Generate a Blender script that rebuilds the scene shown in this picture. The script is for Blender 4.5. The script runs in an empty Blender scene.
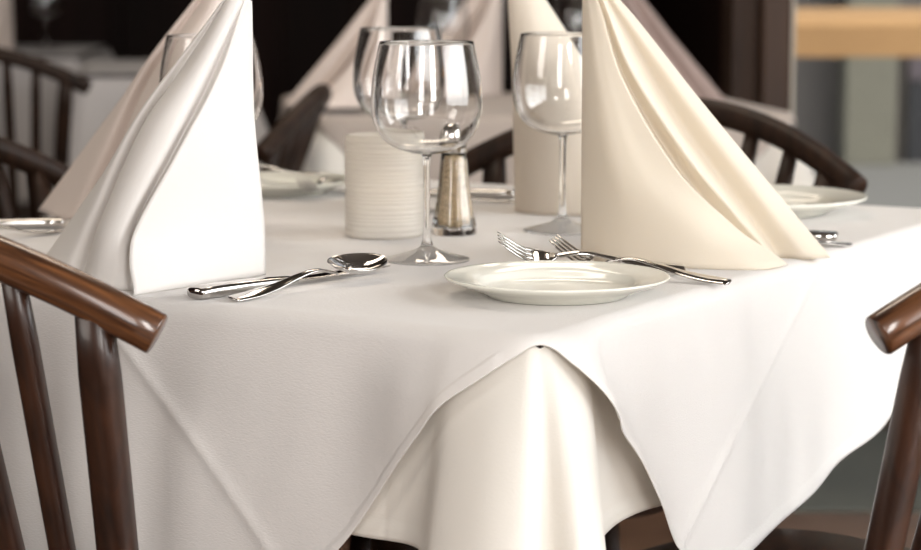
import bpy, bmesh, math, random
from mathutils import Vector, Matrix
random.seed(7)
PI = math.pi
sc = bpy.context.scene
COL = sc.collection

# ------------------------------------------------------------------ camera
F = 2300.0; CX = 460.5; HY = -40.0; TZ = 0.75; CH = 0.2885
CAMZ = TZ + CH
def sd(y, drop=CH):                       # depth of a point that lies `drop` m under the lens
    return F * drop / (y - HY)
def ground(x, y, z=TZ):
    d = sd(y, CAMZ - z)
    return Vector(((x - CX) / F * d, d, z))
cam_d = bpy.data.cameras.new('camera'); cam = bpy.data.objects.new('camera', cam_d); COL.objects.link(cam)
cam.location = (0, 0, CAMZ)
pitch = math.atan((275 - HY) / F)
cam.rotation_euler = (PI/2 - pitch, 0, 0)
cam_d.sensor_width = 36; cam_d.lens = F / 921 * 36 / math.cos(pitch) * 1.0
cam_d.clip_start = 0.05; cam_d.clip_end = 100
cam_d.dof.use_dof = True; cam_d.dof.focus_distance = 1.98; cam_d.dof.aperture_fstop = 6.3
sc.camera = cam

# ------------------------------------------------------------------ materials
def nodes(name):
    m = bpy.data.materials.new(name); m.use_nodes = True
    nt = m.node_tree; b = nt.nodes['Principled BSDF']
    return m, nt, b
def N(nt, t, **kw):
    n = nt.nodes.new(t)
    for k, v in kw.items():
        if k in n.inputs: n.inputs[k].default_value = v
        else: setattr(n, k, v)
    return n
def cloth_mat(name, col, rough=.85, weave=1400, strength=.25, var=.03, trans=0.12):
    m, nt, b = nodes(name)
    tc = N(nt, 'ShaderNodeTexCoord')
    no = N(nt, 'ShaderNodeTexNoise'); no.inputs['Scale'].default_value = 9; no.inputs['Detail'].default_value = 5
    nt.links.new(tc.outputs['Object'], no.inputs['Vector'])
    mix = N(nt, 'ShaderNodeMix', data_type='RGBA')
    mix.inputs[6].default_value = (*[c * (1 - var) for c in col], 1); mix.inputs[7].default_value = (*col, 1)
    nt.links.new(no.outputs['Fac'], mix.inputs[0]); nt.links.new(mix.outputs[2], b.inputs['Base Color'])
    b.inputs['Roughness'].default_value = rough
    b.inputs['Sheen Weight'].default_value = .15
    mp = N(nt, 'ShaderNodeMapping'); mp.inputs['Scale'].default_value = (1, .35, 1)
    nt.links.new(tc.outputs['Object'], mp.inputs[0])
    n2 = N(nt, 'ShaderNodeTexNoise'); n2.inputs['Scale'].default_value = weave; n2.inputs['Detail'].default_value = 2
    nt.links.new(mp.outputs[0], n2.inputs['Vector'])
    n3 = N(nt, 'ShaderNodeTexNoise'); n3.inputs['Scale'].default_value = 55; n3.inputs['Detail'].default_value = 3
    nt.links.new(tc.outputs['Object'], n3.inputs['Vector'])
    bp = N(nt, 'ShaderNodeBump'); bp.inputs['Strength'].default_value = strength; bp.inputs['Distance'].default_value = .0006
    bp2 = N(nt, 'ShaderNodeBump'); bp2.inputs['Strength'].default_value = .25; bp2.inputs['Distance'].default_value = .0015
    nt.links.new(n2.outputs['Fac'], bp.inputs['Height']); nt.links.new(n3.outputs['Fac'], bp2.inputs['Height'])
    nt.links.new(bp2.outputs[0], bp.inputs['Normal']); nt.links.new(bp.outputs[0], b.inputs['Normal'])
    tr = N(nt, 'ShaderNodeBsdfTranslucent'); tr.inputs[0].default_value = (col[0], col[1]*.93, col[2]*.8, 1)
    ms = N(nt, 'ShaderNodeMixShader'); ms.inputs[0].default_value = trans
    out = nt.nodes['Material Output']
    nt.links.new(b.outputs[0], ms.inputs[1]); nt.links.new(tr.outputs[0], ms.inputs[2]); nt.links.new(ms.outputs[0], out.inputs[0])
    return m
def wood_mat(name, dark, light, rough=.28, scale=1.0, coat=.5):
    m, nt, b = nodes(name)
    tc = N(nt, 'ShaderNodeTexCoord'); mp = N(nt, 'ShaderNodeMapping'); mp.inputs['Scale'].default_value = (60*scale, 60*scale, 9*scale)
    nt.links.new(tc.outputs['UV'] if name.startswith('uv') else tc.outputs['Object'], mp.inputs[0])
    if name.startswith('uv'): mp.inputs['Scale'].default_value = (1.6*scale, 11*scale, 1)
    no = N(nt, 'ShaderNodeTexNoise'); no.inputs['Scale'].default_value = 1; no.inputs['Detail'].default_value = 6; no.inputs['Distortion'].default_value = .6
    nt.links.new(mp.outputs[0], no.inputs['Vector'])
    cr = N(nt, 'ShaderNodeValToRGB'); cr.color_ramp.elements[0].position = .3; cr.color_ramp.elements[1].position = .72
    cr.color_ramp.elements[0].color = (*dark, 1); cr.color_ramp.elements[1].color = (*light, 1)
    nt.links.new(no.outputs['Fac'], cr.inputs[0]); nt.links.new(cr.outputs[0], b.inputs['Base Color'])
    b.inputs['Roughness'].default_value = rough; b.inputs['Coat Weight'].default_value = coat; b.inputs['Coat Roughness'].default_value = .12
    return m
def plain(name, col, rough=.5, metal=0, var=.06, sc_=12, bump=0, spec=.5):
    m, nt, b = nodes(name)
    tc = N(nt, 'ShaderNodeTexCoord'); no = N(nt, 'ShaderNodeTexNoise'); no.inputs['Scale'].default_value = sc_; no.inputs['Detail'].default_value = 4
    nt.links.new(tc.outputs['Object'], no.inputs['Vector'])
    mix = N(nt, 'ShaderNodeMix', data_type='RGBA')
    mix.inputs[6].default_value = (*[c * (1 - var) for c in col], 1); mix.inputs[7].default_value = (*[min(1, c * (1 + var)) for c in col], 1)
    nt.links.new(no.outputs['Fac'], mix.inputs[0]); nt.links.new(mix.outputs[2], b.inputs['Base Color'])
    b.inputs['Roughness'].default_value = rough; b.inputs['Metallic'].default_value = metal
    b.inputs['Specular IOR Level'].default_value = spec
    if bump:
        bp = N(nt, 'ShaderNodeBump'); bp.inputs['Strength'].default_value = bump; bp.inputs['Distance'].default_value = .002
        nt.links.new(no.outputs['Fac'], bp.inputs['Height']); nt.links.new(bp.outputs[0], b.inputs['Normal'])
    return m
def glass_mat(name, col=(1, 1, 1), rough=0.0, ior=1.5):
    m, nt, b = nodes(name)
    b.inputs['Base Color'].default_value = (*col, 1); b.inputs['Transmission Weight'].default_value = 1
    b.inputs['Roughness'].default_value = rough; b.inputs['IOR'].default_value = ior
    return m

M = {}
M['topper'] = cloth_mat('white_table_linen', (.87, .845, .825), strength=.9, weave=800, trans=.2)
M['under'] = cloth_mat('cream_table_linen', (.90, .87, .815), strength=.5, weave=900, trans=.25)
M['napkin_white'] = cloth_mat('white_napkin_linen', (.88, .86, .845), strength=.35, trans=.30)
M['napkin_cream'] = cloth_mat('cream_napkin_linen', (.92, .86, .75), strength=.35, trans=.34)
M['napkin_mauve'] = cloth_mat('shell_napkin_linen', (.80, .70, .64), strength=.3, trans=.15)
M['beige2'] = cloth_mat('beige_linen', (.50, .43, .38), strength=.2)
M['shaded'] = cloth_mat('shaded_napkin_linen', (.44, .34, .31), strength=.2)  # same napkin linen, dimness of the far table painted into the colour
M['napkin_rear'] = cloth_mat('rear_napkin_linen', (.88, .80, .69), strength=.3, trans=.25)
M['wood'] = wood_mat('chair_walnut', (.010, .0035, .002), (.045, .016, .007), rough=.4, coat=.25)
M['rail'] = wood_mat('uv_chair_rail', (.022, .007, .003), (.145, .056, .020), scale=.8)
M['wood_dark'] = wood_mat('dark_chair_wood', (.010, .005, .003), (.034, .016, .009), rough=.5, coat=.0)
M['steel'] = plain('polished_steel', (.60, .58, .56), rough=.07, metal=1, var=.02)
M['china'] = plain('glazed_china', (.80, .79, .71), rough=.12, var=.02)
M['glass'] = glass_mat('clear_crystal')
M['frost'] = glass_mat('frosted_glass', (.95, .90, .82), rough=.42, ior=1.35)
M['frost'].node_tree.nodes['Principled BSDF'].inputs['Transmission Weight'].default_value = .55
M['pane'] = glass_mat('window_glass', (.93, .95, .94), ior=1.02)

# ------------------------------------------------------------------ helpers
def tag(o, label=None, cat=None, group=None, kind=None):
    if label: o['label'] = label
    if cat: o['category'] = cat
    if group: o['group'] = group
    if kind: o['kind'] = kind
    return o
def empty(name, loc=(0, 0, 0), rz=0, label=None, cat=None, group=None):
    o = bpy.data.objects.new(name, None); o.empty_display_size = .05
    COL.objects.link(o); o.location = loc; o.rotation_euler = (0, 0, rz)
    return tag(o, label, cat, group)
def mesh(name, verts, faces, mat, parent=None, smooth=True, uvs=None, normals=True):
    me = bpy.data.meshes.new(name); me.from_pydata([tuple(v) for v in verts], [], faces)
    if uvs:
        ul = me.uv_layers.new(name='UVMap')
        for l in me.loops: ul.data[l.index].uv = uvs[l.vertex_index]
    if normals:
        bm = bmesh.new(); bm.from_mesh(me); bmesh.ops.recalc_face_normals(bm, faces=bm.faces); bm.to_mesh(me); bm.free()
    me.materials.append(mat)
    if smooth:
        for p in me.polygons: p.use_smooth = True
    o = bpy.data.objects.new(name, me); COL.objects.link(o)
    if parent: o.parent = parent
    return o
def bevel(o, w=.003, seg=2):
    md = o.modifiers.new('bevel', 'BEVEL'); md.width = w; md.segments = seg; md.limit_method = 'ANGLE'; md.angle_limit = math.radians(40)
    return o
def box(name, lo, hi, mat, parent=None, bev=.002):
    x0, y0, z0 = lo; x1, y1, z1 = hi
    v = [(x0,y0,z0),(x1,y0,z0),(x1,y1,z0),(x0,y1,z0),(x0,y0,z1),(x1,y0,z1),(x1,y1,z1),(x0,y1,z1)]
    f = [(0,3,2,1),(4,5,6,7),(0,1,5,4),(1,2,6,5),(2,3,7,6),(3,0,4,7)]
    o = mesh(name, v, f, mat, parent, smooth=False)
    if bev: bevel(o, bev)
    return o
def lathe(name, prof, mat, parent=None, seg=64, loc=(0,0,0), close=False, fn=None):
    v = []; f = []; n = len(prof)
    for i in range(seg):
        a = 2*PI*i/seg; c, s = math.cos(a), math.sin(a)
        for (r, z) in prof:
            rr = fn(r, z, a) if fn else r
            v.append((loc[0]+rr*c, loc[1]+rr*s, loc[2]+z))
    for i in range(seg):
        j = (i+1) % seg
        for k in range(n-1):
            f.append((i*n+k, j*n+k, j*n+k+1, i*n+k+1))
    o = mesh(name, v, f, mat, parent, normals=False)
    bm = bmesh.new(); bm.from_mesh(o.data); bmesh.ops.remove_doubles(bm, verts=bm.verts, dist=1e-6)
    bm.to_mesh(o.data); bm.free()
    for p in o.data.polygons: p.use_smooth = True
    return o
def catmull(pts, t, closed=False):
    n = len(pts); t = max(0, t)
    if closed:
        i = int(t) % n; f = t - int(t); g = lambda k: pts[k % n]
    else:
        i = min(int(t), n-2); f = min(1, t - i); g = lambda k: pts[max(0, min(n-1, k))]
    p0, p1, p2, p3 = g(i-1), g(i), g(i+1), g(i+2)
    return tuple(.5*((2*b)+(-a+c)*f+(2*a-5*b+4*c-d)*f*f+(-a+3*b-3*c+d)*f*f*f) for a, b, c, d in zip(p0, p1, p2, p3))
def spline(pts, n, closed=False):
    m = len(pts) if closed else len(pts)-1
    return [catmull(pts, m*i/(n if closed else n-1), closed) for i in range(n)]
def interp(tab, x):
    if x <= tab[0][0]: return tab[0][1]
    for (a, b), (c, d) in zip(tab, tab[1:]):
        if x <= c: return b + (d-b)*(x-a)/(c-a)
    return tab[-1][1]
def sinterp(tab, x):                              # smooth interpolation through (x, y...) rows
    if x <= tab[0][0]: return tab[0][1:]
    if x >= tab[-1][0]: return tab[-1][1:]
    for i in range(len(tab)-1):
        if x <= tab[i+1][0]:
            f = (x-tab[i][0])/(tab[i+1][0]-tab[i][0])
            return catmull([r[1:] for r in tab], i+f)
def sweep(path, sect, up=Vector((0,0,1)), seg=16, power=2.0):
    """path: Vectors; sect: (half width, half thickness) per point -> verts, faces, uvs"""
    v = []; f = []; uv = []; n = len(path); L = 0
    for i, p in enumerate(path):
        t = (path[min(i+1, n-1)] - path[max(i-1, 0)]).normalized()
        side = t.cross(up).normalized(); nn = side.cross(t).normalized()
        if i: L += (path[i]-path[i-1]).length
        a, b = sect[i]
        for k in range(seg):
            th = 2*PI*k/seg; c, s = math.cos(th), math.sin(th)
            cc = math.copysign(abs(c)**(2/power), c); ss = math.copysign(abs(s)**(2/power), s)
            v.append(p + side*a*cc + nn*b*ss); uv.append((L*10, abs(k/seg-.5)*2))
    for i in range(n-1):
        for k in range(seg):
            j = (k+1) % seg
            f.append((i*seg+k, i*seg+j, (i+1)*seg+j, (i+1)*seg+k))
    f.append(tuple(range(seg))[::-1]); f.append(tuple((n-1)*seg+k for k in range(seg)))
    return v, f, uv
def rod(name, path, sect, mat, parent, up=Vector((0,0,1)), seg=16, power=2.0):
    v, f, uv = sweep(path, sect, up, seg, power)
    o = mesh(name, v, f, mat, parent, uvs=uv)
    return o
def solid(o, t=.0008, off=0):
    md = o.modifiers.new('thickness', 'SOLIDIFY'); md.thickness = t; md.offset = off
    return o
def copy_tree(o, parent=None):
    c = o.copy(); COL.objects.link(c)
    if parent: c.parent = parent
    for ch in list(o.children): copy_tree(ch, c)
    return c

# ------------------------------------------------------------------ dining table (near)
TA = math.radians(59.5)
E1 = Vector((math.cos(TA), math.sin(TA), 0)); E2 = Vector((-math.sin(TA), math.cos(TA), 0))
N1 = -E2; N2 = -E1                                  # outward from the window side / the left side
CL, CW = 1.04, .89
g = ground(543, 338)
C0 = Vector((g.x, g.y, 0))

def make_table(name, loc, rz, L, W, label):
    t = empty(name, loc, rz, label, 'table')        # local origin: nearest corner on the floor
    box('tabletop', (.004, .004, TZ-.034), (L-.004, W-.004, TZ-.003), M['wood_dark'], t, .004)
    box('apron', (.06, .06, TZ-.10), (L-.06, W-.06, TZ-.0345), M['wood_dark'], t, .002)
    lathe('column', [(0, .06), (.055, .06), (.05, .1), (.04, .16), (.04, .5), (.055, .6), (.06, TZ-.101), (0, TZ-.101)], M['wood_dark'], t, 32, (L/2, W/2, 0))
    for k in range(4):
        a = PI/4 + k*PI/2
        p = [Vector((L/2+math.cos(a)*r, W/2+math.sin(a)*r, z)) for r, z in ((.03, .13), (.15, .10), (.28, .05), (.36, .022))]
        rod('foot', p, [(.028, .032), (.027, .03), (.025, .024), (.026, .02)], M['wood_dark'], t, seg=12, power=3)
    return t

def make_cloth(name, mat, loc, rz, L, W, z0, drop, disp, r=.012, step=.005, rows=56, cr=.012, hem=True, label=None, cat='tablecloth', group=None):
    """rectangular cloth over a table; drop(q) arc length of the overhang, disp(q, down, s, D) -> (out, dx, dy)"""
    P = 2*(L+W); n = int(P/step); per = []
    def edge(q):
        q %= P
        if q < L: return Vector((q, 0)), Vector((0, -1))
        q -= L
        if q < W: return Vector((L, q)), Vector((1, 0))
        q -= W
        if q < L: return Vector((L-q, W)), Vector((0, 1))
        q -= L
        return Vector((0, W-q)), Vector((-1, 0))
    for i in range(n):
        q = P*i/n; p, _ = edge(q)
        # rounded corner: average the outward direction around it
        acc = Vector((0, 0)); pa = Vector((0, 0)); K = 8
        for k in range(-K, K+1):
            a, b = edge(q + k*cr*2/K); acc += b; pa += a
        per.append((q, pa/(2*K+1), acc.normalized()))
    c = Vector((L/2, W/2)); v = []; f = []; rings = 0
    fs = [.02, .2, .4, .6, .75, .87, .94, .98]
    for fr in fs:
        for q, p, nn in per:
            x = c + (p-nn*.003-c)*fr
            v.append((x.x, x.y, z0)); 
        rings += 1
    for k in range(rows+1):
        for q, p, nn in per:
            D = drop(q); s = D*k/rows
            if s < r*PI/2:
                a = s/r; out = r*math.sin(a)-r; down = r*(1-math.cos(a))
            else:
                out = 0; down = r + s - r*PI/2
            o_, dx, dy = disp(q, down, s, D)
            if hem and D-s < .011 and D > .03: o_ += .0013
            x = p - nn*.002 + nn*(out+o_)
            v.append((x.x+dx, x.y+dy, z0-down))
        rings += 1
    for k in range(rings-1):
        for i in range(n):
            j = (i+1) % n
            f.append((k*n+i, k*n+j, (k+1)*n+j, (k+1)*n+i))
    v.append((c.x, c.y, z0)); m = len(v)-1
    for i in range(n): f.append((m, i, (i+1) % n))
    o = mesh(name, v, f, mat)
    # local axes: x along E1, y along E2 (left-handed walk handled by recalculated normals)
    o.location = loc; o.rotation_euler = (0, 0, rz); solid(o, .0009, 0)
    return tag(o, label, cat, group)

make_table('dining_table', C0, TA, CL, CW, 'large near table, its dark wooden base mostly hidden below the white linen')
P0 = 2*(CL+CW)
def sq(q):                                           # signed distance from the near corner
    return q if q < P0/2 else q - P0
def to_ab(x, y): return (x*E1.x + y*E1.y, x*E2.x + y*E2.y)
# undercloth: cone fold at the near corner
cone = []
for q, x, y in [(-14,-12.5,6.4),(-11.5,-10.9,4.6),(-9.2,-9.6,1.6),(-6.5,-9.2,-3.2),(-4,-5.4,-7.4),(-1.5,-1.4,-8.0),(0.5,0.9,-5.3),(3,3.4,-6.9),(5,5.3,-5.0),(7,5.5,-1.2),(9,4.6,2.6),(12,6.4,9.0),(16,8.8,13.4)]:
    a, b = to_ab(x/100, y/100); cone.append((q/100, a, b))
def under_drop(q):
    s = sq(q); return .179 + .085*math.exp(-(s/.068)**4) + .003*math.sin(s*31)
def under_disp(q, down, s, D):
    t = sq(q)
    if -.14 < t < .16:
        a, b = sinterp(cone, t)
        if t >= 0: pa, pb = t, 0
        else: pa, pb = 0, -t
        k = (down/.20)**.75
        sm = min(1, (t+.14)/.03, (.16-t)/.03)
        return (0, (a-pa)*k, (b-pb)*k)
    w = .004 + .05*down*(.5+.5*math.sin(t*23)) 
    return (.02*down + down*.06*math.sin(t*19)**2, 0, 0)
def under_disp2(q, down, s, D):
    t = sq(q)
    if -.14 < t < .16: return under_disp(q, down, s, D)
    return (.008*(down/.2)**.75, 0, 0)
make_cloth('undercloth', M['under'], C0, TA, CL, CW, TZ-.0022, under_drop, lambda q, d, s_, D: (under_disp2(q, d, s_, D)[0]-.0022,)+under_disp2(q, d, s_, D)[1:], r=.013, step=.0035, rows=50, cr=.01,
           label='cream undercloth hanging in a broad cone fold at the near table corner')
# topper
right_tab = [(0,.0095),(.02,.022),(.05,.048),(.10,.103),(.14,.155),(.20,.212),(.25,.258),(.29,.266),(.37,.252),(.54,.224),(.71,.196),(1.04,.15),(1.3,.2),(1.6,.24),(2.0,.24)]
left_tab = [(0,.0095),(.02,.020),(.04,.034),(.074,.066),(.12,.122),(.166,.182),(.26,.285),(.34,.30),(.89,.20),(1.3,.22),(2.0,.24)]
def top_drop(q):
    t = sq(q)
    a = [interp(right_tab, t+d) if t+d >= 0 else interp(left_tab, -t-d) for d in (-.012,-.006,0,.006,.012)]
    return sum(a)/5
def crease(t, d, t0, d0, t1, d1, amp, wid):
    L_ = math.hypot(t1-t0, d1-d0); ux, uy = (t1-t0)/L_, (d1-d0)/L_
    al = (t-t0)*ux + (d-d0)*uy; pe = abs(-(t-t0)*uy + (d-d0)*ux)
    if al < -.01: return 0
    return amp*math.exp(-pe/wid)*min(1, (al+.01)/.03)
def top_disp(q, down, s, D):
    t = sq(q)
    if t >= 0:
        o = .0035 + .075*down
        o += crease(t, down, .57, 0, .205, .215, .0032, .004)
        o += down*.022*math.sin((t-.3)*34+down*6)*min(1, max(0, (t-.38)/.25))
        if t < .32:
            o += .010*math.exp(-((D-s)/.03)**2)*math.sin(min(1, t/.22)*PI)**2*1.2      # hem lifts
            o += .008*math.exp(-((t-.13)/.05)**2)*(down/.15)**1.5 if down > 0 else 0
    else:
        u = -t
        o = .0035 + .085*down + .008*down/.2*math.sin(u*11+.6)
        o += crease(u, down, .445, 0, .19, .25, .0035, .005)
        o += .010*math.exp(-((u-.11)/.035)**2)*min(1, down/.05)
        o -= .004*math.exp(-((u-.17)/.035)**2)*min(1, down/.08)
    fol = 1 - max(0, min(1, (abs(t)-.07)/.07)); fol = fol*fol*(3-2*fol)
    _, dx, dy = under_disp2(q, max(0, down), s, D) if abs(t) < .14 else (0, 0, 0)
    return (o + .002*fol, dx*fol, dy*fol)
make_cloth('table_topper', M['topper'], C0, TA, CL, CW, TZ, top_drop, top_disp, r=.013, step=.0035, rows=64, cr=.014,
           label='white linen topper over the near table, its flaps parting at the near corner')

# ------------------------------------------------------------------ chairs
RE = .28; RB = .07; RH = .085; RZ = .76; YB = -.27
REC = math.tan(math.radians(15))
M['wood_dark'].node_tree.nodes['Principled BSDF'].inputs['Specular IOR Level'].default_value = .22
def make_chair(name='dining_chair', dark=False):
    t = empty(name)
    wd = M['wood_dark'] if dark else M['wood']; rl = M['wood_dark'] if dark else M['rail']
    path = []; sec = []
    for i in range(41):
        x = -RE + 2*RE*i/40; k = 1-(x/RE)**2
        path.append(Vector((x, YB-RB*k, RZ+RH*k)))
        sec.append((.0155, .0165))
    # softly rounded ends
    d0 = (path[0]-path[1]).normalized(); d1 = (path[-1]-path[-2]).normalized()
    path = [path[0]+d0*.0015] + path + [path[-1]+d1*.0015]; sec = [(.0145, .0155)] + sec + [(.0145, .0155)]
    rod('crest_rail', path, sec, rl, t, seg=28)
    box_top = .455
    # seat: shield shape
    v = []; f = []; n = 48; ring = []
    for lay, (z, sc_) in enumerate([(.425, .93), (.432, .985), (.445, 1.0), (.455, .985), (.457, .95), (.450, .6), (.447, .05)]):
        for k in range(n):
            a = 2*PI*k/n; c, s = math.cos(a), math.sin(a)
            x = .215*math.copysign(abs(c)**.6, c); y = .205*math.copysign(abs(s)**.6, s)
            x *= (1 + .07*s)
            v.append((x*sc_, y*sc_, z))
    for l in range(6):
        for k in range(n):
            j = (k+1) % n; f.append((l*n+k, l*n+j, (l+1)*n+j, (l+1)*n+k))
    f.append(tuple(range(n))[::-1]); f.append(tuple(6*n+k for k in range(n)))
    mesh('seat', v, f, wd, t)
    ns = 9; half = .237
    for i in range(ns):
        x = -half + 2*half*i/(ns-1); k = 1-(x/RE)**2
        top = Vector((x, YB-RB*k, RZ+RH*k-.006))
        zb = .450
        bot = Vector((x*.80, -.195, zb))
        # straight reclining upright
        post = i in (0, ns-1)
        p = [bot.lerp(top, q/6) for q in range(7)]
        a, b = (.0165, .0125) if post else (.0105, .0085)
        rod('back_post' if post else 'spindle', p, [(a*.9, b), (a*.95, b), (a, b), (a, b), (a, b), (a, b), (a*.85, b*.9)], wd, t, up=Vector((0, 1, 0)), seg=14, power=3.2)
    for sx in (-1, 1):
        for sy in (-1, 1):
            p = [Vector((sx*(.155+.035*q), sy*.15+sy*.035*q, .425*(1-q))) for q in (0, .25, .5, .75, 1)]
            rod('leg', p, [(.015, .015), (.017, .017), (.019, .019), (.016, .016), (.012, .012)], wd, t, up=Vector((0, 1, 0)), seg=14)
        rod('stretcher', [Vector((sx*.172, -.165, .2)), Vector((sx*.172, 0, .2)), Vector((sx*.172, .165, .2))], [(.008, .008), (.011, .011), (.008, .008)], wd, t, seg=12)
    rod('stretcher', [Vector((-.17, 0, .2)), Vector((0, 0, .2)), Vector((.17, 0, .2))], [(.007, .007), (.010, .010), (.007, .007)], wd, t, seg=12)
    return t
def place_chair(t, end_px, depth_s, fdir, side, label, group='curved back wooden chairs', z=None, sc_=1.0):
    """put the rail end (side -1 / +1) at the given point; fdir = the way the sitter faces"""
    Y = Vector((fdir[0], fdir[1], 0)).normalized(); X = Vector((Y.y, -Y.x, 0))
    d = F/depth_s/100 if depth_s > 3 else depth_s
    w = Vector(((end_px-CX)/F*d, d, 0))
    o = w - X*(side*RE)*sc_ - Y*YB*sc_
    t.location = (o.x, o.y, 0); t.rotation_euler = (0, 0, math.atan2(X.y, X.x)); t.scale = (sc_,)*3
    tag(t, label, 'chair', group)
    return t
G = 'curved back wooden chairs'
chair = make_chair()
place_chair(chair, 155, 13.45, E1, 1, 'brown wooden chair at bottom left with a glossy curved top rail')
c2 = copy_tree(chair)
place_chair(c2, 881, 13.5, Vector((-.72, .69, 0)), -1, 'wooden chair at right edge, its cut rail end over the white linen')
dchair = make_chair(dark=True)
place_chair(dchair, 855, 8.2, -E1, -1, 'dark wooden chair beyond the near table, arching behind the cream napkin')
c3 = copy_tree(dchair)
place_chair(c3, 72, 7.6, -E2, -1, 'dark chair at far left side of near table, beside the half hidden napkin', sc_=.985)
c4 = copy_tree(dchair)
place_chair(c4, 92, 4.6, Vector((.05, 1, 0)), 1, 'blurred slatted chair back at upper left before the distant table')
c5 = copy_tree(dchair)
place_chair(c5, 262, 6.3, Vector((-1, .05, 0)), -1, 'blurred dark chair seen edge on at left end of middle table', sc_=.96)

# ------------------------------------------------------------------ napkins
def make_napkin(name, rays, H, mat, sharp=()):
    """rays: closed list of (apex xy, base xy, [(w, dx, dy)...]); lofted folded cloth standing up"""
    NR = 46; SUB = 7; v = []; f = []; m = len(rays)
    ws = [i/NR for i in range(NR+1)]
    loops = []
    for w in ws:
        pts = []
        for (ap, ba, bl, zb) in rays:
            dx = dy = 0
            if bl:
                tb = [(0, 0, 0)] + bl + [(1, 0, 0)]
                dx, dy = sinterp([tuple(r) for r in tb], w)
            pts.append((ap[0]+(ba[0]-ap[0])*w+dx, ap[1]+(ba[1]-ap[1])*w+dy, zb*w))
        lp = []
        for i in range(m):
            p1, p2 = pts[i], pts[(i+1) % m]
            p0 = pts[i-1] if i not in sharp else p1
            p3 = pts[(i+2) % m] if (i+1) % m not in sharp else p2
            for k in range(SUB):
                lp.append(catmull([p0, p1, p2, p3], 1+k/SUB))
        loops.append((w, lp))
    for w, lp in loops:
        for p in lp: v.append((p[0]/100, p[1]/100, (H*(1-w)+p[2])/100))
    n = m*SUB
    for k in range(NR):
        for i in range(n):
            j = (i+1) % n
            f.append((k*n+i, (k+1)*n+i, (k+1)*n+j, k*n+j))
    # rounded cap
    cx = sum(p[0] for p in loops[0][1])/n/100; cy = sum(p[1] for p in loops[0][1])/n/100
    base = len(v)
    for i in range(n):
        p = loops[0][1][i]
        v.append((cx+(p[0]/100-cx)*.6, cy+(p[1]/100-cy)*.6, (H+.35)/100))
    v.append((cx, cy, (H+.45)/100))
    for i in range(n):
        j = (i+1) % n
        f.append((i, j, base+j, base+i)); f.append((base+i, base+j, base+n))
    o = mesh(name, v, f, mat)
    solid(o, .0010, 0)
    return o
# left napkin (white). local cm, origin (px 200, y 285)
RL = [
 ((4.7,1.9),(5.3,6.0),[(.4,-.3,0),(.8,.1,0)],0),            # right end of face (0)
 ((4.5,1.6),(2.0,1.9),[(.5,.3,0),(.8,-.4,0)],0),
 ((4.3,1.5),(-1.6,-2.7),[(.5,-.2,0),(.8,-1.2,0)],0),
 ((4.1,1.3),(-4.9,-7.0),[(.25,.2,0),(.55,-1.0,.4),(.8,-2.1,1.0),(.9,-1.4,.5)],0),   # left edge of the face (3)
 ((4.0,1.35),(-5.5,-3.9),[(.3,-.3,.1),(.55,-1.1,.2),(.8,-1.9,.7)],0),       # valley
 ((3.6,.85),(-7.2,-4.2),[(.2,-.2,-.7),(.42,-.6,-1.3),(.8,-1.2,-.6)],.1),
 ((3.0,.75),(-9.3,-3.0),[(.2,-.3,-.7),(.42,-1.1,-1.6),(.8,-1.1,-.8)],.2),     # broad roll
 ((2.6,1.1),(-10.6,.2),[(.2,-.4,-.3),(.42,-1.6,-1.0),(.8,-1.0,-.4)],.2),
 ((2.4,1.7),(-11.0,4.2),[(.42,-1.2,.1),(.8,-.4,.1)],.2),          # valley
 ((2.2,1.5),(-12.9,4.8),[(.42,-1.5,-.6),(.8,-.6,-.4)],.1),        # back fold ridge
 ((2.1,1.9),(-14.8,8.2),[(.42,-1.0,-.2)],0),
 ((2.1,2.8),(-16.6,13.4),[],0),                  # far left tip (10)
 ((2.8,3.3),(-9.0,10.5),[],0),
 ((3.8,3.0),(-1.5,9.0),[],0),
]
gl = ground(200, 285)
nl = make_napkin('folded_napkin', RL, 24.9, M['napkin_white'], sharp=(0, 3, 11))
nl.location = gl + Vector((0, 0, .0008)); tag(nl, 'white folded napkin standing at left front beside the knife and spoon', 'napkin', 'standing folded napkins')
RR = [
 ((-9.35,2.4),(-9.2,4.6),[],0),                  # vertical left edge (0)
 ((-9.2,2.2),(-6.6,.3),[(.5,-.5,0)],0),
 ((-9.1,2.0),(-3.1,-2.9),[(.35,-1.0,0),(.67,-1.4,0)],0),
 ((-9.0,1.9),(1.6,-5.5),[(.35,-1.9,.5),(.67,-2.6,.8)],0),
 ((-8.9,1.7),(6.8,-6.0),[(.35,-3.0,.6),(.67,-4.2,1.0),(.88,-2.6,.4)],0),
 ((-8.75,1.5),(9.9,-2.6),[(.34,-3.3,-.6),(.67,-4.2,-1.4),(.88,-2.3,-1.2)],0),        # ridge A (5)
 ((-8.6,2.0),(7.9,.2),[(.34,-2.3,.5),(.67,-2.6,.7),(.88,-1.4,.3)],0),         # valley
 ((-8.2,1.6),(9.0,-.2),[(.3,-1.9,-.5),(.63,-1.9,-.8),(.85,-.8,-.3)],0),      # ridge B (7)
 ((-7.9,2.0),(9.7,2.5),[(.5,-1.0,.3)],0),          # valley
 ((-7.6,1.8),(12.3,1.8),[(.5,-.3,-.3)],0),
 ((-7.2,2.2),(14.8,2.9),[(.12,.2,0),(.45,-.1,0)],0),     # outer tip (10)
 ((-7.6,3.0),(9.0,8.5),[],0),
 ((-8.6,3.2),(-3.0,9.0),[],0),
]
gr = ground(680, 262)
nr = make_napkin('folded_napkin', RR, 26.2, M['napkin_cream'], sharp=(0, 5, 7, 10))
nr.location = gr + Vector((0, 0, .0008)); tag(nr, 'cream folded napkin standing at right, its folds spreading to the right', 'napkin', 'standing folded napkins')
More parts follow.
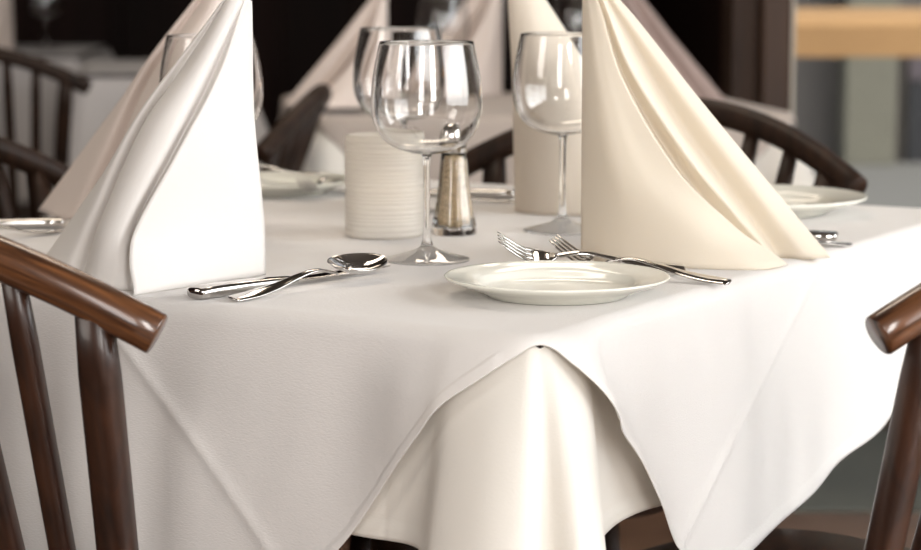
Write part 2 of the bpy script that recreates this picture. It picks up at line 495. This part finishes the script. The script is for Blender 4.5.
def napkin_copy(src, x, y, sc_, mat, label, group='standing folded napkins', sx=1, z=TZ, rz=0):
    """(x, y) = base pixel of the vertical edge for the right-hand shape, of the apex foot for the left one"""
    me = src.data.copy(); me.materials.clear(); me.materials.append(mat)
    o = src.copy(); o.data = me; COL.objects.link(o)
    p = ground(x, y, z)
    o.scale = (sc_*sx, sc_, sc_); o.rotation_euler = (0, 0, rz)
    ox = -.092*sc_*sx if src is nr else .03*sc_
    v = Matrix.Rotation(rz, 3, 'Z') @ Vector((ox, .02*sc_, 0))
    o.location = p - v + Vector((0, 0, .0008)); tag(o, label, 'napkin', group)
    return o
RC = [
 ((-5.5,.2),(-4.6,1.0),[(.4,.2,0)],0), ((-4.9,-.7),(-2.5,-2.6),[],0), ((-3.6,-1.1),(2.0,-4.6),[(.4,-.3,-.3)],0), ((-2.4,-.8),(8.0,-4.2),[(.4,-.2,-.3)],0),
 ((-1.5,-.2),(13.2,-1.0),[(.3,.3,0)],0), ((-1.7,.5),(9.5,3.5),[],0), ((-3.4,1.0),(3.0,5.5),[],0), ((-5.0,.8),(-2.6,4.4),[],0)]
nc = make_napkin('folded_napkin', RC, 24.4, M['napkin_rear'], sharp=(4,))
pc = ground(515, 212)
nc.location = (pc.x+.046, pc.y, TZ+.0008); tag(nc, 'smooth cream napkin standing behind the right balloon glass, mostly hidden', 'napkin', 'standing folded napkins')
napkin_copy(nl, 234, 221, 1.12, M['napkin_mauve'], 'greyish napkin at far left, its sloping edge showing behind the white one', rz=.12)

# ------------------------------------------------------------------ glassware
def make_glass(name, label, group):
    t = empty(name, label=label, cat='wine glass', group=group)
    R = .0530; H = .211
    # outer bowl profile from stem junction to rim
    out = [(.0042,.1000),(.0066,.1022),(.016,.1038),(.029,.1078),(.0395,.1142),(.0470,.1240),(.0515,.1355),(.0531,.1480),(.0527,.1620),(.0508,.1780),(.0478,.1940),(.0447,.2085)]
    ov = spline(out, 50)
    inn = []
    th = .0012
    for i in range(len(ov)):
        r, z = ov[i]
        a = ov[max(0, i-1)]; b = ov[min(len(ov)-1, i+1)]
        tx, tz = b[0]-a[0], b[1]-a[1]; l = math.hypot(tx, tz) or 1
        inn.append((r - tz/l*th, z + tx/l*th))
    inn = [(r, z) for r, z in inn if r > .004 and z > .1060]
    inn = [(0, .1058)] + inn
    prof = ov + [(ov[-1][0]-.0003, ov[-1][1]+.0006), (inn[-1][0]+.0003, inn[-1][1]+.0006)] + inn[::-1]
    lathe('bowl', prof, M['glass'], t, 96)
    st = spline([(.0062,.0145),(.0047,.019),(.0038,.027),(.0033,.040),(.0031,.065),(.0033,.088),(.0036,.096),(.0042,.1000)], 40)
    lathe('stem', st, M['glass'], t, 48)
    ft = spline([(.0,-.0008),(.036,-.0008),(.0400,.0000),(.0410,.0012),(.0400,.0024),(.030,.0050),(.020,.0078),(.011,.0108),(.0062,.0145)], 60)
    ft = [(max(0, r), z) for r, z in ft]
    lathe('foot', ft, M['glass'], t, 96)
    return t
g1 = make_glass('wine_glass', 'large balloon wine glass in front, standing between the spoon and bread plate', 'balloon wine glasses')
def put(o, x, y, dz=0, rz=0):
    p = ground(x, y); o.location = (p.x, p.y, TZ+.0002+dz); o.rotation_euler = (0, 0, rz); return o
put(g1, 427, 260.5)
for x, y, lab in ((562, 231, 'wine glass at right, half hidden by the cream napkin'),
                  (401, 212, 'wine glass standing behind the front one and the candle holder'),
                  (214, 238, 'wine glass mostly hidden behind the white left front napkin')):
    c = copy_tree(g1); tag(c, lab); put(c, x, y)

# candle holder
ch = empty('candle_holder', label='ribbed frosted glass candle holder behind the front wine glass', cat='candle holder')
Rc = .0412; Hc = .106
prof = [(0, .0005), (Rc-.003, .0005), (Rc-.0008, .002)]
k = 0
for i in range(160):
    z = .003 + (Hc-.006)*i/159
    prof.append((Rc + .00030*math.sin(z/.0045*2*PI+1.5*math.sin(z*300)), z))
prof += [(Rc-.0008, Hc), (Rc-.003, Hc+.0005), (Rc-.0045, Hc-.002), (Rc-.0045, .008), (0, .008)]
lathe('holder_wall', prof, M['frost'], ch, 96)
wax = plain('wax', (.86, .84, .78), rough=.5)
lathe('candle', [(0, .0085), (.030, .0085), (.031, .012), (.031, .050), (.029, .054), (.004, .052), (0, .052)], wax, ch, 48)
put(ch, 385, 236)

# pepper shaker
ps = empty('pepper_shaker', label='clear flared glass pepper shaker with chrome cap and brown pepper', cat='pepper shaker')
def facet(r, z, a):
    if r < .001: return r
    return r*(1 - .035*abs(math.sin(a*5))) 
outp = [(0, -.0008), (.0225, -.0008), (.0243, .003), (.0236, .008), (.0212, .020), (.0180, .040), (.0155, .060), (.0138, .078), (.0128, .088)]
lathe('shaker_body', outp + [(.0114, .088), (.0124, .078), (.0141, .060), (.0165, .040), (.0196, .020), (.0214, .008), (0, .006)], M['glass'], ps, 80, fn=facet)
m, nt, b = nodes('ground_pepper')
tc = N(nt, 'ShaderNodeTexCoord'); vo = N(nt, 'ShaderNodeTexVoronoi'); vo.inputs['Scale'].default_value = 900
nt.links.new(tc.outputs['Object'], vo.inputs['Vector'])
cr_ = N(nt, 'ShaderNodeValToRGB'); cr_.color_ramp.elements[0].color = (.14, .09, .045, 1); cr_.color_ramp.elements[1].color = (.66, .50, .30, 1)
cr_.color_ramp.elements[0].position = .15; cr_.color_ramp.elements[1].position = .6
nt.links.new(vo.outputs['Color'], cr_.inputs[0]); nt.links.new(cr_.outputs[0], b.inputs['Base Color']); b.inputs['Roughness'].default_value = .9
b.inputs['Roughness'].default_value = .9
lathe('pepper', [(0, .0070), (.0198, .0078), (.0186, .020), (.0156, .040), (.0133, .060), (.0116, .078), (.0108, .085), (0, .086)], m, ps, 48)
lathe('cap', [(.0134, .086), (.0138, .087), (.0138, .097), (.0130, .101), (.0118, .106), (.0098, .1105), (.006, .1140), (0, .1150)], M['steel'], ps, 48)
put(ps, 454, 234)

# ------------------------------------------------------------------ china
def make_plate(name, R, h):
    """one solid china profile: foot ring, well, wide rim"""
    s = R/.0955
    top = [(0,.0052),(.045,.0054),(.058,.0062),(.0645,.0088),(.0675,.0118),(.072,.0136),(.083,.0158),(.0925,.0176),(.0950,.0186),(.0958,.0180)]
    bot = [(.0950,.0165),(.086,.0125),(.074,.0086),(.064,.0045),(.0600,.0012),(.0570,.0003),(.0535,.0012),(.0510,.0026),(0,.0026)]
    t = [(r*s, z*h) for r, z in top]; b_ = [(r*s, z*h) for r, z in bot]
    return lathe(name, t[::-1][::-1] + b_, M['china'], None, 128)
p1 = make_plate('bread_plate', .0965, 1.0)
tag(p1, 'small cream bread plate in front with a fork resting across its rim', 'plate'); put(p1, 557, 296.5)
p2 = make_plate('dinner_plate', .122, 1.15)
tag(p2, 'larger cream plate at the far right beside the cream napkin', 'plate')
gp = ground(757, 213); p2.location = (gp.x, gp.y, TZ+.0004)
p3 = p1.copy(); COL.objects.link(p3); p3.name = 'bread_plate'
tag(p3, 'cream plate near the far corner between white napkin and candle holder', 'plate'); put(p3, 279, 193)

# ------------------------------------------------------------------ cutlery (local: +x from handle end to tip)
def make_knife(name, label):
    t = empty(name, label=label, cat='knife', group='steel dinner knives')
    p = [Vector((x, 0, z)) for x, z in ((0,.0046),(.002,.0050),(.02,.0052),(.05,.0048),(.08,.0044),(.10,.0042),(.108,.0040))]
    rod('handle', p, [(.0085,.0042),(.0105,.0052),(.0105,.0054),(.0095,.0050),(.0080,.0044),(.0066,.0034),(.0055,.0022)], M['steel'], t, seg=20, power=3)
    p = [Vector((x, y, .0036)) for x, y in ((.106,0),(.112,.0010),(.13,.0012),(.16,.0010),(.19,.0006),(.208,-.0010),(.216,-.0030))]
    rod('blade', p, [(.0052,.0014),(.0082,.0011),(.0092,.0009),(.0094,.0009),(.0086,.0008),(.0058,.0007),(.0012,.0005)], M['steel'], t, seg=16, power=2.6)
    return t
def handle_profile(t, L=.125, w=(.0070,.0078,.0060,.0040,.0030,.0036), z=(.0018,.0020,.0042,.0085,.0105,.0042), th=.0013):
    n = 6; p = [Vector((L*i/(n-1), 0, z[i])) for i in range(n)]
    P = [Vector((-.0018, 0, z[0]))] + [Vector(q) for q in spline([tuple(a) for a in p], 26)]
    S = [(w[0]*.6, th*.8)] + [(q[0], th) for q in spline([(a,) for a in w], 26)]
    rod('handle', P, S, M['steel'], t, seg=18, power=2.6)
def make_spoon(name, label):
    t = empty(name, label=label, cat='spoon', group='steel spoons')
    handle_profile(t, .132)
    v = []; f = []; NU, NV = 24, 40
    def pt(u, k):
        a = 2*PI*k/NV; c, s = math.cos(a), math.sin(a)
        L_ = .034; W_ = .0215*(1 - .12*c)
        x = .163 + L_*u*c; y = W_*u*s
        z = .0012 + .0085*(u**2.2) + .0015*u*u*c*c*(1 if c < 0 else .3)
        return (x, y, z)
    v.append(pt(0, 0))
    for i in range(1, NU+1):
        for k in range(NV): v.append(pt(i/NU, k))
    for k in range(NV): f.append((0, 1+k, 1+(k+1) % NV))
    for i in range(NU-1):
        for k in range(NV):
            j = (k+1) % NV; f.append((1+i*NV+k, 1+(i+1)*NV+k, 1+(i+1)*NV+j, 1+i*NV+j))
    b_ = mesh('bowl', v, f, M['steel'], t); solid(b_, .0013, 0)
    return t
def make_fork(name, label):
    t = empty(name, label=label, cat='fork', group='steel forks')
    handle_profile(t, .120)
    # head: root plate then four tines, curving up to the tips
    pr = [(.118,.0042),(.126,.0026),(.134,.0018),(.142,.0020)]
    rod('head', [Vector((x, 0, z)) for x, z in pr], [(.0036,.0013),(.0085,.0012),(.0118,.0011),(.0122,.0010)], M['steel'], t, seg=18, power=2.8)
    for k in range(4):
        y = (-1.5+k)*.0067
        pp = [(.139,.0019),(.147,.0032),(.156,.0075),(.166,.0135),(.175,.0200)]
        rod('tine', [Vector((x, y*(1-.06*i), z)) for i, (x, z) in enumerate(pp)], [(.0021,.0011),(.0020,.0011),(.0018,.0010),(.0015,.0009),(.0006,.0005)], M['steel'], t, seg=12, power=2.6)
    return t
def lay(o, a, b, za=0, zb=0, L=.2, roll=0):
    """handle end over table pixel a, tip towards table pixel b; za/zb heights of the two ends above the cloth"""
    A = ground(*a) + Vector((0, 0, za)); B = ground(*b) + Vector((0, 0, zb))
    d = (B-A); X = d.normalized()
    Y = Vector((0,0,1)).cross(X).normalized(); Z = X.cross(Y)
    m_ = Matrix((X, Y, Z)).transposed().to_4x4()
    m_ = m_ @ Matrix.Rotation(roll, 4, 'X')
    o.rotation_euler = m_.to_euler(); o.location = A + Vector((0, 0, .0012)); return o
k1 = make_knife('table_knife', 'steel knife before the white napkin, its handle end nearest the table edge')
lay(k1, (194, 301), (398, 269)); k1.scale = (1.14, 1.05, 1.05)
s1 = make_spoon('spoon', 'steel spoon with its bowl over the knife, before the white napkin')
lay(s1, (233, 303), (360, 281), .0005, .0075, roll=math.radians(12))
f1 = make_fork('fork', 'steel fork resting across the rim of the front bread plate')
lay(f1, (683, 275.5), (480, 279), .0030, .0220, roll=math.radians(-27))
f2 = make_fork('fork', 'steel fork on the cloth just behind the front bread plate')
lay(f2, (728, 286), (522, 270), .0005, .0150, roll=math.radians(-13))
# far sets
def cp(src, a, b, lab, za=0, zb=0):
    c = copy_tree(src); tag(c, lab); return lay(c, a, b, za, zb)
cp(f1, (347, 188), (268, 214), 'fork with a pale handle beside the plate near the far corner', .012, .004)
cp(f2, (318, 190), (240, 187), 'fork lying over the plate near the far corner', .018, .020)
cp(k1, (515, 199), (440, 197), 'knife lying at the far side between pepper shaker and rear cream napkin', 0, 0)
cp(s1, (520, 203), (455, 203), 'spoon lying at the far side right of the pepper shaker', 0, 0)
cp(s1, (850, 247), (700, 243), 'spoon whose handle end shows right of the cream napkin', 0, .004)
cp(k1, (836, 243), (690, 238), 'knife half hidden behind the cream napkin at right', 0, 0)
cp(s1, (62, 233), (-10, 243), 'spoon at the left edge with its bowl catching the light', 0, .004)
cp(k1, (66, 228), (-60, 229), 'knife at the left edge before the greyish napkin', 0, 0)

# ------------------------------------------------------------------ background tables
def simple_cloth(name, mat, loc, rz, L, W, drop, label, top=False, z=TZ, wav=.10, step=.012):
    P = 2*(L+W); cs = (0, L, L+W, 2*L+W, P)
    def dr(q):
        e = min(abs(q-c) for c in cs)
        return (drop*1.25 - drop*.25*min(1, e/.12)) if not top else max(.02, min(drop, e*1.0+.02))
    def di(q, down, s, D):
        e = min(abs(q-c) for c in cs)
        return (down*(.02 + wav*math.sin(q*19)**2 + .35*math.exp(-(e/.05)**2)*(0 if top else 1)) + (.012 if top else 0), 0, 0)
    return make_cloth(name, mat, loc, rz, L, W, z, dr, di, r=.012, step=step, rows=20, cr=.015, hem=False, label=label)
a2 = ground(318, 118); b2 = ground(790, 113)
rz2 = math.atan2(b2.y-a2.y, b2.x-a2.x); L2 = (Vector((b2.x, b2.y, 0))-Vector((a2.x, a2.y, 0))).length; W2 = .72
o2 = (a2.x, a2.y, 0)
make_table('dining_table', o2, rz2, L2, W2, 'blurred middle table beyond the near one, hidden under pale linen')
simple_cloth('undercloth', M['under'], o2, rz2, L2, W2, .30, 'blurred cream undercloth hanging from the middle table', z=TZ-.0018)
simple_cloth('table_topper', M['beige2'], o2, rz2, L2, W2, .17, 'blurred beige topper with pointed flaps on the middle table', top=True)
a3 = ground(90, 74)
o3 = (a3.x-.02, a3.y, 0); rz3 = math.radians(8)
make_table('dining_table', o3, rz3, .42, .8, 'blurred distant table at upper left, hidden under grey white linen')
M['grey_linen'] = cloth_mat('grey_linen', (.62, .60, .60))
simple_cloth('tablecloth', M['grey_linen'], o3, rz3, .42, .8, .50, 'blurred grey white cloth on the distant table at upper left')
# a further table behind the left chair, carrying the glass and napkin in the top left corner
a4 = ground(-122, 56)
make_table('dining_table', (a4.x, a4.y, 0), .04, .62, .8, 'blurred distant table at the left edge behind the slatted chair')
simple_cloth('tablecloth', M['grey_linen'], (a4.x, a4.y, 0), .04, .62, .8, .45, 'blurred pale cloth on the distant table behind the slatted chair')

gm = M['napkin_mauve']
GB = 'blurred napkins on the farther tables'
p4 = make_plate('side_plate', .105, 1.0); tag(p4, 'blurred pale plate under the left napkin of the middle table', 'plate')
q = ground(352, 108); p4.location = (q.x, q.y, TZ+.0008)
napkin_copy(nr, 388, 107, .82, gm, 'blurred pinkish napkin on the middle table, left of the front glasses', GB, sx=-1, z=TZ+.010)
napkin_copy(nr, 502, 96, 1.0, gm, 'blurred pinkish napkin above the front glass, at back of middle table', GB, sx=-1)
napkin_copy(nr, 606, 101, 1.0, M['shaded'], 'blurred shaded napkin sloping down right of the cream one', GB)
napkin_copy(nr, 18, 52, 1.0, gm, 'blurred beige napkin cut off by the top left corner', GB, sx=-1)
for x, y, lab in ((443, 101, 'blurred wine glass on the middle table above the front glass'),
                  (574, 98, 'blurred wine glass on the middle table beside the cream napkin top'),
                  (52, 51, 'blurred wine glass near the top left corner on the distant table')):
    c = copy_tree(g1); tag(c, lab, group='wine glasses on the farther tables'); put(c, x, y)

# ------------------------------------------------------------------ the room
def st(o): o['kind'] = 'structure'; return o
fl = wood_mat('floor_boards', (.09, .045, .028), (.20, .115, .075), rough=.35, scale=.12, coat=.1)
M['carpet'] = plain('grey_carpet', (.10, .105, .09), rough=.95, sc_=60, bump=.4)
wallm = wood_mat('dark_panelling', (.006, .0025, .002), (.022, .008, .006), rough=.6, scale=.08, coat=0)
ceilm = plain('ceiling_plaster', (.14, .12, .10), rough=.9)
wallm.node_tree.nodes['Principled BSDF'].inputs['Specular IOR Level'].default_value = .15
plas = plain('warm_plaster', (.42, .36, .30), rough=.9)
frame_m = wood_mat('window_frame_wood', (.030, .013, .006), (.062, .028, .013), rough=.6, scale=.3, coat=.0)
WY = 5.10; WX = .655
st(box('floor', (-3.2, -2.2, -.05), (3.1, WY+.05, 0), fl, bev=0))
st(box('floor', (-3.2, WY+.05, -.05), (WX+.09, 9.0, 0), fl, bev=0))
st(box('trim_1', (.45, 4.28, 0), (3.1, WY-.03, .006), M['carpet'], bev=0))
st(box('ceiling', (-3.2, -2.2, 2.9), (3.1, WY+.05, 3.0), ceilm, bev=0))
st(box('ceiling', (-3.2, WY+.05, 2.9), (WX+.09, 9.0, 3.0), ceilm, bev=0))
st(box('wall_left', (-3.3, -2.2, 0), (-3.2, 9.0, 2.9), wallm, bev=0))
st(box('wall_back', (-3.2, 9.0, 0), (WX+.09, 9.1, 2.9), wallm, bev=0))
st(box('wall_partition', (WX+.01, WY+.25, 0), (WX+.09, 9.0, 2.9), wallm, bev=0))
# dark vertical boards on the back wall
for i in range(12):
    x = -2.9 + i*.31
    st(box('trim_2', (x, 8.965, 0), (x+.05, 9.0, 2.9), wallm, bev=.004))
# big window facing the dining room (right background)
w1 = empty('window_1'); st(w1)
box('frame', (WX, WY-.05, 0), (WX+.062, WY+.05, 2.9), frame_m, w1, .004)
box('frame', (WX-.055, WY+.05, 0), (WX+.005, WY+.25, 2.9), frame_m, w1, .004)
box('sill', (WX+.062, WY-.05, 0), (3.1, WY+.05, .10), frame_m, w1, .004)
box('frame', (WX+.062, WY-.04, 2.78), (3.1, WY+.04, 2.9), frame_m, w1, .004)
box('frame', (2.0, WY-.04, .10), (2.06, WY+.04, 2.78), frame_m, w1, .004)
box('bead', (WX+.062, WY-.056, .1), (WX+.069, WY-.03, 2.78), plain('pale_bead', (.55, .5, .42), rough=.4), w1, .001)
box('pane', (WX+.062, WY-.004, .10), (2.0, WY+.004, 2.78), M['pane'], w1, 0)
box('pane', (2.06, WY-.004, .10), (3.1, WY+.004, 2.78), M['pane'], w1, 0)
# right wall with a tall window beside the near table, front wall behind the camera
st(box('wall_right', (3.1, -2.2, 0), (3.2, -1.2, 2.9), plas, bev=0))
st(box('wall_right', (3.1, 3.2, 0), (3.2, WY+.05, 2.9), plas, bev=0))
st(box('wall_right', (3.1, -1.2, 0), (3.2, 3.2, .55), plas, bev=0))
st(box('wall_right', (3.1, -1.2, 2.6), (3.2, 3.2, 2.9), plas, bev=0))
w2 = empty('window_2'); st(w2)
for y0, y1 in ((-1.2, -1.14), (.25, .31), (1.72, 1.78), (3.14, 3.2)):
    box('frame', (3.1, y0, .55), (3.17, y1, 2.6), frame_m, w2, .003)
for z0 in (.55, 2.54): box('frame', (3.1, -1.2, z0), (3.17, 3.2, z0+.06), frame_m, w2, .003)
for y0, y1 in ((-1.14, .25), (.31, 1.72), (1.78, 3.14)):
    box('pane', (3.13, y0, .61), (3.136, y1, 2.54), M['pane'], w2, 0)
st(box('wall_front', (-3.2, -2.3, 0), (3.1, -2.2, 2.9), plas, bev=0))

# outside the far window
st(box('pavement', (.75, WY+.06, -.15), (9, 16, -.1), plain('grey_paving', (.25, .24, .22), rough=.9), bev=0))
fac = empty('building', (0, 0, 0), label='blurred grey building facade beyond the window at right', cat='building')
fm = plain('facade_grey', (.20, .18, .165), rough=.9, var=.25, sc_=1.2)
box('facade', (.8, 13.0, -.1), (9, 13.4, 5), fm, fac, 0)
pm = plain('pale_pillar', (.27, .255, .20), rough=.8)
for x0, x1 in ((2.12, 2.40), (3.6, 3.9)): box('pillar', (x0, 12.8, -.1), (x1, 13.0, 5), pm, fac, .01)
box('doorway', (2.50, 12.95, -.1), (3.2, 13.0, .35), plain('dark_opening', (.05, .05, .055), rough=.5), fac, 0)
box('window_band', (2.50, 12.95, .36), (3.4, 13.0, .75), plain('mauve_panel', (.17, .14, .155), rough=.5), fac, 0)
aw = empty('reflection_band', (0, 0, 0), label='blurred orange band standing in for a warm reflection in the window at upper right', cat='reflection_band')
am = plain('amber_reflection', (.62, .36, .16), rough=.8)
# solid orange band standing in for a warm reflection in the glass
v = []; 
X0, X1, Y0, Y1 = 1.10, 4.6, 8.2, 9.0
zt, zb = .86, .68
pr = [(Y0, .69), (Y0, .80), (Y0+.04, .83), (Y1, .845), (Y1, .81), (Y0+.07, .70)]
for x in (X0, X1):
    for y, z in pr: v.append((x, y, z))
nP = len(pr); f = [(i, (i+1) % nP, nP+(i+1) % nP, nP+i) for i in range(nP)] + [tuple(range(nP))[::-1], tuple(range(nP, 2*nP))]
mesh('reflection_strip', v, f, am, aw, smooth=False)
for x in (X0+.9, X1-.3): box('added_post', (x, Y1-.05, -.1), (x+.04, Y1-.01, zt-.05), pm, aw, .003)  # posts added only to carry the reflection band

# ------------------------------------------------------------------ light
wd = bpy.data.worlds.new('world'); sc.world = wd; wd.use_nodes = True
nt = wd.node_tree; bg = nt.nodes['Background']
sky = nt.nodes.new('ShaderNodeTexSky'); sky.sky_type = 'NISHITA'; sky.sun_disc = False; sky.sun_elevation = math.radians(38); sky.sun_rotation = math.radians(110); sky.dust_density = 4
hs = nt.nodes.new('ShaderNodeHueSaturation'); hs.inputs['Saturation'].default_value = .25
nt.links.new(sky.outputs[0], hs.inputs['Color']); nt.links.new(hs.outputs[0], bg.inputs[0])
bg.inputs[1].default_value = .13
def area(name, loc, target, sx, sy, power, col=(1, 1, 1)):
    l = bpy.data.lights.new(name, 'AREA'); l.shape = 'RECTANGLE'; l.size = sx; l.size_y = sy; l.energy = power; l.color = col
    o = bpy.data.objects.new(name, l); COL.objects.link(o); o.location = loc
    o.rotation_euler = (Vector(target)-Vector(loc)).to_track_quat('-Z', 'Y').to_euler()
    return o
area('window_daylight', (3.0, .95, 1.6), (0, 1.2, 1.2), 4.0, 1.9, 53, (.95, .97, 1))
area('added_fill', (-.75, -1.9, 1.8), (0, 2.2, .8), .75, 1.7, 20, (1, .97, .94))  # added fill behind the camera, narrow for strip reflections in the glasses
area('added_fill', (1.05, -1.9, 1.8), (0, 2.2, .8), .75, 1.7, 46, (1, .97, .94))  # second added fill behind the camera, the stronger one
area('added_fill', (-2.9, .6, 1.9), (0, 2.0, .8), 1.0, 1.2, 12, (1, .93, .86))  # added fill at the left wall, no window there
area('ceiling_fill', (-.4, 3.2, 2.85), (-.4, 3.3, 0), 1.2, .6, 10, (1, .86, .7))  # unseen warm fill added under the ceiling, no fitting modelled
area('ceiling_fill', (0.2, 5.4, 2.85), (0.2, 5.4, 0), 1.0, .6, 8, (1, .84, .68))  # another unseen ceiling fill, added over the middle table

sc.view_settings.view_transform = 'Standard'; sc.view_settings.look = 'None'; sc.view_settings.gamma = 1
sc.view_settings.exposure = 1.0
sc.view_settings.use_curve_mapping = False
